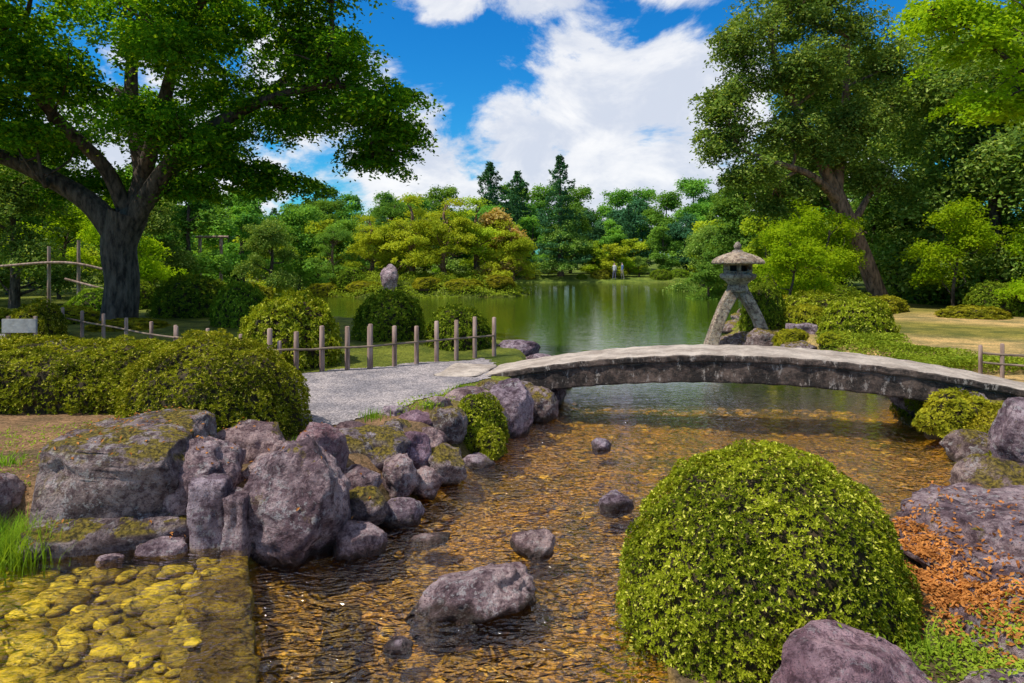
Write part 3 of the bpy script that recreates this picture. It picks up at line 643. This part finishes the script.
limbs.append(tube(q,W([(13.1,27.6,5.0),(13.4,27.8,7),(13.7,28,9),(13.8,28,11.5)]),[.26,.2,.15,.07],10))
limbs.append(tube(q,W([(13.3,27.6,4.6),(11.8,26.8,5.6),(10.2,26.4,6.1),(8.6,26.2,6.6)]),[.2,.15,.1,.05],9))
limbs.append(tube(q,W([(13.7,27.6,3.6),(14.5,27.9,4.8),(15.4,28.2,6)]),[.18,.12,.05],9))
bl=[(9.3,27,9.4,1.6,1.8,1.3),(8.3,26.6,7.0,1.1,1.5,.8),(8.9,27,11.0,1.2,1.7,.9),(10.7,27,12.1,1.8,2,1.4),(12.3,27.5,9.8,1.8,2,1.3),(13.9,28,11.9,1.9,2,1.5),(14.6,28,8.8,1.5,1.7,1.2),(10.9,26.8,7.5,1.4,1.6,.9),(9.2,26.4,5.7,1.1,1.3,.55,.8),
    (12.7,27,6.7,1.3,1.4,.7),(14.9,28,5.9,1.2,1.3,.7),(11.3,27.4,5.3,1.0,1.1,.4,.6),(12.2,28.6,12.4,2,1.6,1.2),(15.6,28.4,10.4,1.5,1.6,1.3),(13.4,26.8,8,1.2,1.2,.7),(11.2,25.8,9.8,1.2,1.2,.9),(8.0,26.4,8.4,.9,1.2,.7),(10.4,27.6,4.6,.9,1,.4,.6),(12.0,27.4,13.2,1.6,1.4,.9)]
bl=[(b[0]-O[0],b[1]-O[1],b[2]-O[2])+tuple(b[3:]) for b in bl]
twigs(q,bl,limbs,.08,2); q.obj('trunk_and_limbs',[M_bark2],(0,),parent=par_)
P,N,rg=crown(bl,66,80,.42,.30,4,shell=.5,droop=.8); q=QB(); leaves(q,P,N,.14,.55,.6,0,rg); q.obj('crown',[M_oak],parent=par_)
O=np.array([10.4,11.2,.5]); par_=empty('maple_tree',tuple(O)); q=QB(); limbs=[]
limbs.append(tube(q,W([(10.4,11.2,.2),(10.3,11.2,1.8),(10.0,11.2,3.4),(9.6,11.2,4.8),(9.0,11.1,6.2)]),[.22,.17,.15,.11,.05],10,wob=.05))
limbs.append(tube(q,W([(10.0,11.2,3.5),(9.0,11,4.6),(8.0,10.9,5.5),(7.0,10.8,6.2)]),[.08,.06,.04,.015],8))
bl=[(7.6,10.9,5.9,.85,.8,.45),(8.3,11,5.2,.9,.9,.45),(8.4,11.2,6.5,1,1,.5),(6.9,10.8,6.3,.6,.6,.3,.7),(9.6,11.3,5.9,1,1,.6),(7.7,10.8,4.85,.7,.6,.25,.6),(9.8,11.4,7,1.1,1.1,.6),(9.0,10.2,5.0,.9,.8,.4),(7.4,11.8,6.6,.8,.8,.4),(8.6,10.4,4.4,.6,.6,.25,.6)]
bl=[(b[0]-O[0],b[1]-O[1],b[2]-O[2])+tuple(b[3:]) for b in bl]
twigs(q,bl,limbs,.03,3); q.obj('trunk_and_limbs',[M_bark],(0,),parent=par_)
P,N,rg=crown(bl,42,70,.24,.2,5); q=QB(); leaves(q,P,N,.09,.5,.6,0,rg); q.obj('crown',[M_bright],parent=par_)
def gen_broad(name,mat,seed,Hh=9,R=3.2,nb=14,npad=22,nl=40,leaf=.27,flatb=.6,barkm=M_bark,trunk=.25,low=.14):
    rg=np.random.default_rng(seed); bl=[]
    for k in range(nb):
        t=rg.uniform(low,.95); rr=R*math.sin(min(1,(1-t)*1.25+.2)*1.5707)*.72; a=k*2.4+rg.uniform(-.4,.4); rad=rr*rg.uniform(.35,1)
        s=R*.36*rg.uniform(.75,1.25); bl.append((rad*math.cos(a),rad*math.sin(a),Hh*t,s,s,s*flatb))
    q=QB(); lim=[tube(q,[(0,0,-.4),(.1,0,Hh*.2),(-.1,.1,Hh*.5),(.05,0,Hh*.85)],[trunk,trunk*.75,trunk*.5,.05],8,1)]
    twigs(q,bl,lim,trunk*.3,seed,1,1)
    P,N,rg=crown(bl,npad,nl,R*.17,.3,seed); leaves(q,P,N,leaf,.6,.6,0,rg)
    return q.mesh(name,[mat,barkm],(1,))
def gen_conifer(name,mat,seed,Hh=11,R=3.2,leaf=.28):
    rg=np.random.default_rng(seed); q=QB(); tube(q,[(0,0,-.4),(0,0,Hh*.5),(0,0,Hh*.97)],[.28,.17,.03],8,1)
    z=.14*Hh; PP=[]
    while z<Hh*.99:
        t=z/Hh; L=R*(1-t)**.7*rg.uniform(.75,1.15)+.25; nb=max(4,int(6*(1-t)+3)); a0=rg.uniform(0,6)
        for k in range(nb):
            a=a0+k*6.283/nb+rg.normal()*.3; l=L*rg.uniform(.55,1.2); m=int(60*l/1.5)+25
            s=rg.random(m)**.6; w=(1-s*.5)*.38*l; off=rg.normal(size=m)*w*.5
            P=np.stack([math.cos(a)*s*l-math.sin(a)*off,math.sin(a)*s*l+math.cos(a)*off,z-.1*l*s+.12*l*s**3+rg.normal(size=m)*.12],-1); PP.append(P)
        z+=Hh*.055*(1.25-t*.6)
    P=np.concatenate(PP); leaves(q,P,np.tile([0,0,1.],(len(P),1)),leaf,.45,.5,0,rg); return q.mesh(name,[mat,M_bark],(1,))
def gen_pine(name,mat,seed,Hh=5.5,R=3.2,pads=20,leaf=.17,nl=600):
    rg=np.random.default_rng(seed); q=QB()
    lim=[tube(q,[(0,0,-.3),(.3,.1,Hh*.25),(-.25,0,Hh*.5),(.2,.1,Hh*.75),(0,0,Hh*.92)],[.2,.16,.13,.09,.04],9,1,wob=.08)]
    bl=[]
    for k in range(pads):
        t=rg.uniform(.22,1.); a=k*2.4; rad=R*(1.08-t)**.6*rg.uniform(.4,1.)*.85; s=R*.30*rg.uniform(.7,1.2)
        bl.append((rad*math.cos(a),rad*math.sin(a),Hh*t,s,s,s*.28))
    twigs(q,bl,lim,.05,seed,1,2)
    P,N,rg=crown(bl,14,nl/14,R*.11,.3,seed,.5,.1); leaves(q,P,N,leaf,.45,.55,0,rg); return q.mesh(name,[mat,M_bark2],(1,))
G1=gen_broad('g1',M_far1,1); G2=gen_broad('g2',M_far1,2,10,3.8,15); G3=gen_broad('g3',M_far2,3,7,3.0,12)
G4=gen_conifer('g4',M_far3,4,11,3.0); G5=gen_conifer('g5',M_far3,5,9.5,3.6); G6=gen_broad('g6',M_red,6,6,2.6,10)
G0=gen_broad('g0',M_far3,14,9,3.6,15)
K1=gen_pine('k1',M_far2,7); K2=gen_pine('k2',M_far2,8,5,3.4,20); K3=gen_pine('k3',M_far1,9,6,3.2,20)
G7=gen_broad('g7',M_oak,12,13,5.2,26,30,55,.22,low=.10,trunk=.35); G8=gen_broad('g8',M_oak,13,6.5,2.8,14,24,60,.15,low=.15); G9=gen_broad('g9',M_bright,14,4,1.9,12,18,50,.11,low=.22,trunk=.08)
dt=empty('distant_trees'); rg=np.random.default_rng(99)
def dist(me,x,y,s,sz=1):
    return mkobj('tree_instance',me,(x,y,hz(x,y)-.1),dt,rg.uniform(0,6.28),(s,s,s*sz))
x=-62
while x<48:
    y=72+rg.uniform(-2,4); me=[G1,G2,G0,G1,G3,G2,G1,K3][rg.integers(0,8)]; dist(me,x,y,rg.uniform(.6,.85),rg.uniform(.8,1.05)); x+=rg.uniform(1.9,3.0)
x=-80
while x<75:
    y=86+rg.uniform(-5,8); me=[G1,G2,G0,G2,G5][rg.integers(0,5)]; dist(me,x,y,rg.uniform(.85,1.15),rg.uniform(.8,1.0)); x+=rg.uniform(2.8,4.2)
x=-110
while x<105:
    y=112+rg.uniform(-5,10); me=[G1,G2,G2][rg.integers(0,3)]; dist(me,x,y,rg.uniform(1.1,1.4),1); x+=rg.uniform(4.5,6.5)
x=-50
while x<40:
    dist([G3,G9,G8,SHB,SHA,SHC][rg.integers(0,6)],x,69.3+rg.uniform(-.9,.7),rg.uniform(.35,.7) if rg.random()<.5 else 1.1,.8); x+=rg.uniform(1.,2.2)
for me,x,y,s in [(G1,-17,36,.75),(G2,-21,40,.75),(G1,-25,34,.9),(G2,-15.5,50,.75),(G1,-19,48,.8),(G3,-23,46,.8),(G2,-27,50,.9),(G1,-31,44,1),(G7,-30,36,.75),(G8,-18,33,.8),(G8,-14.5,41,.7),(G3,-20,55,.9),(G2,-24,58,.9),(G1,-30,60,.9),(G2,-14,58,.7),(G7,-38,52,1),(G7,-25,27,.65),(G8,-19,26,.9),(G2,-10,70,.8),(G9,-16.5,29,1.1),(G9,-20.5,31,1.3)]:
    mkobj('broadleaf_tree',me,(x,y,hz(x,y)-.1),rz=x,sc=(s,s,s))
for me,x,y,s in [(G4,4.9,69.5,1.12),(G5,-2.4,76,1.3),(G5,.6,80,1.25),(G5,13,76,.8)]:
    mkobj('conifer_tree',me,(x,y,hz(x,y)-.1),rz=x,sc=(s*.95,s*.95,s))
for me,x,y,s in [(K3,-11.8,45.0,.68),(K1,-9.7,46.3,.8),(K2,-6.9,46.3,1.1),(K1,-4.4,45.4,1.0),(K2,-2.4,46.6,1.08),(K1,-.2,45.6,.85),(K3,-8.4,49,.98)]:
    mkobj('garden_pine',me,(x,y,hz(x,y)-.1),rz=x*2,sc=(s,s,s))
mkobj('reddish_cherry_tree',G6,(-.6,46.6,.8),rz=1,sc=(.9,.9,.78))
for me,x,y,s in [(G7,20.5,31,1.0),(G7,25.5,33,1.15),(G7,18.2,38,1.1),(G7,29,28,1.1),(G7,22,24.5,.72),(G2,15,44,.8),(G2,20,47,1.),(G7,27,44,1.1),(G3,13.5,36,.65),(G8,17.5,33,.9),(G8,14,50,.9),(G1,18,56,.9),(G2,23,60,1.),(G8,24,22,.8),(G1,11.5,40,.45),(G7,19.5,27.5,.85)]:
    mkobj('broadleaf_tree',me,(x,y,hz(x,y)-.1),rz=x,sc=(s,s,s))
for me,x,y,s in [(G9,12.2,26.3,.9),(G9,9.2,22.5,.75),(G9,16.5,25.5,1.0),(G9,19.6,25,.9),(G9,14.3,33,1.2),(G9,17.5,22,.7)]:
    mkobj('young_maple',me,(x,y,hz(x,y)-.05),rz=x,sc=(s,s,s))
q=QB()
for x,y,h in [(-15.6,23,2.2),(-14.6,23,2.4),(-13.8,23.5,2.0)]: tube(q,[(x,y,.3),(x,y,.6+h)],[.06,.05],8,sub=1)
tube(q,[(-17.5,22.9,2.1),(-15,22.9,2.25),(-13.4,23.2,1.9)],[.045,.045,.04],7); tube(q,[(-15,22.9,1.7),(-12.8,23.0,1.1)],[.04,.04],7)
q.obj('tree_support_poles',[M_wood],(0,))
q=QB()
for x,y,h in [(-20.5,42,3.2),(-19.2,42,3.2),(-17.9,42,3.2)]: tube(q,[(x,y,.3),(x,y,.6+h)],[.1,.1],8,sub=1)
tube(q,[(-21,41.9,3.7),(-17.4,41.9,3.7)],[.08,.08],7,sub=1); q.obj('wooden_trellis',[M_wood],(0,))
q=QB(); box(q,(0,0,.62),(.65,.05,.26),1); box(q,(-.26,0.06,.35),(.05,.05,.9)); box(q,(.26,0.06,.35),(.05,.05,.9))
q.obj('notice_board',[M_wood,simple_mat('pale_board',(.30,.28,.26),(.45,.43,.4),6)],loc=(-9.45,13.1,.48))
# ---------------------------------------------------------------- people on far bank
def person(x,y,rz,shirt,pants,hair=(.02,.015,.012)):
    V=[(0,0,.92),(0,.0,1.15),(0,0,1.38),(0,0,1.47),(0,.01,1.58),(0,.0,1.68),(.09,0,.88),(.10,.05,.48),(.10,.02,.06),(.10,.14,.03),(-.09,0,.88),(-.10,-.06,.48),(-.10,-.16,.07),(-.10,-.05,.03),
       (.19,0,1.37),(.24,-.04,1.1),(.23,.06,.87),(.23,.09,.79),(-.19,0,1.37),(-.24,.03,1.1),(-.23,.12,.9),(-.23,.15,.82)]
    E=[(0,1),(1,2),(2,3),(3,4),(4,5),(0,6),(6,7),(7,8),(8,9),(0,10),(10,11),(11,12),(12,13),(2,14),(14,15),(15,16),(16,17),(2,18),(18,19),(19,20),(20,21)]
    R=[.14,.125,.13,.055,.095,.075,.085,.06,.04,.035,.085,.06,.04,.035,.06,.043,.03,.03,.06,.043,.03,.03]
    me=bpy.data.meshes.new('pedestrian'); me.from_pydata(V,E,[]); o=mkobj('pedestrian',me,(x,y,hz(x,y)),rz=rz)
    m=o.modifiers.new('s','SKIN')
    for k,r in enumerate(R): me.skin_vertices[0].data[k].radius=(r,r*.85)
    me.skin_vertices[0].data[0].use_root=True
    s=o.modifiers.new('ss','SUBSURF'); s.levels=1;s.render_levels=2
    mt,T=newmat('clothes'); z=T.n('ShaderNodeSeparateXYZ',{0:T.n('ShaderNodeTexCoord').outputs['Object']}).outputs[2]
    c=T.mix(T.math('GREATER_THAN',z,.93),C(*pants),C(*shirt)); c=T.mix(T.math('GREATER_THAN',z,1.43),c,C(.5,.33,.25)); c=T.mix(T.math('GREATER_THAN',z,1.62),c,C(*hair))
    out(T,T.n('ShaderNodeBsdfPrincipled',{'Base Color':c,'Roughness':.8}).outputs[0]); me.materials.append(mt)
person(-24.5,49.5,.6,(.6,.6,.62),(.05,.06,.1)); person(-19.8,49,2.2,(.5,.12,.10),(.03,.03,.04)); person(10.2,68.0,-.8,(.45,.45,.45),(.1,.1,.15)); person(11.0,68.1,1.8,(.1,.15,.3),(.25,.22,.18))
# ---------------------------------------------------------------- light & sky
S=Vector((-.46,-.18,.87)).normalized()
sun=bpy.data.lights.new('sun','SUN'); sun.energy=5; sun.angle=math.radians(.5); sun.color=(1,.955,.87)
so=bpy.data.objects.new('sun',sun); SC.collection.objects.link(so); so.rotation_euler=S.to_track_quat('Z','Y').to_euler()
w=bpy.data.worlds.new('World'); SC.world=w; w.use_nodes=True; w.node_tree.nodes.clear(); T=NT(w.node_tree)
sky=T.n('ShaderNodeTexSky',sky_type='NISHITA',sun_disc=False); sky.sun_elevation=math.asin(S.z); sky.sun_rotation=math.atan2(S.x,S.y)
sky.air_density=1.2; sky.dust_density=.3; sky.ozone_density=3
dirv=T.n('ShaderNodeTexCoord').outputs['Generated']
skc=T.n('ShaderNodeHueSaturation',{'Hue':.495,'Saturation':1.4,'Value':1.0,'Color':sky.outputs[0]}).outputs[0]
skc=T.mix(1.,skc,C(.22,.92,1.34),'MULTIPLY')
dens=None
for (a,b,r) in [(.13,.20,.20),(.26,.25,.14),(.02,.14,.16),(-.15,.10,.18),(.26,.13,.20),(.03,.46,.13),(-.11,.43,.11),(.25,.46,.13),(-.3,.25,.15),(-.5,.15,.2),(.45,.05,.15)]:
    d=Vector((a,1,b)).normalized()
    ds=T.n('ShaderNodeVectorMath',{0:dirv,1:tuple(d)},operation='DISTANCE').outputs['Value']
    k=T.mr(ds,0,r,1,0,False); dens=k if dens is None else T.math('MAXIMUM',dens,k)
nz=T.noise(T.vmul(dirv,(1,1,1.7)),5.2,10,.62,.3)
gen=T.math('MULTIPLY',T.mr(T.noise(dirv,2.2,3),.36,.50),T.mr(T.n('ShaderNodeSeparateXYZ',{0:dirv}).outputs[2],.40,.52))
tot=T.math('ADD',T.math('MAXIMUM',T.math('MULTIPLY',dens,.78),T.math('MULTIPLY',gen,.42)),T.math('MULTIPLY',T.math('SUBTRACT',nz,.5),1.9))
cm=T.mr(tot,.16,.42)
sh=T.mr(T.noise(T.vmul(dirv,(1,1,1.6)),6,7,.62,.4),.38,.60)
sh2=T.math('MULTIPLY',sh,T.mr(tot,.2,.75,.55,1))
cc=T.mix(sh2,C(6.4,6.9,8.0),C(9.5,9.5,9.6))
fin=T.mix(T.math('MULTIPLY',cm,.97),skc,cc)
bg=T.n('ShaderNodeBackground',{'Color':fin,'Strength':.106}).outputs[0]
T.n('ShaderNodeOutputWorld',{0:bg})
# ---------------------------------------------------------------- camera
cam=bpy.data.cameras.new('camera'); co=bpy.data.objects.new('camera',cam); SC.collection.objects.link(co)
co.location=(0,0,2.4); co.rotation_euler=(math.radians(90),0,0); cam.lens=24; cam.sensor_width=36; cam.shift_y=-.0815; cam.clip_end=1500; cam.clip_start=.05
SC.camera=co
SC.view_settings.view_transform='Standard'; SC.view_settings.look='None'; SC.view_settings.exposure=0
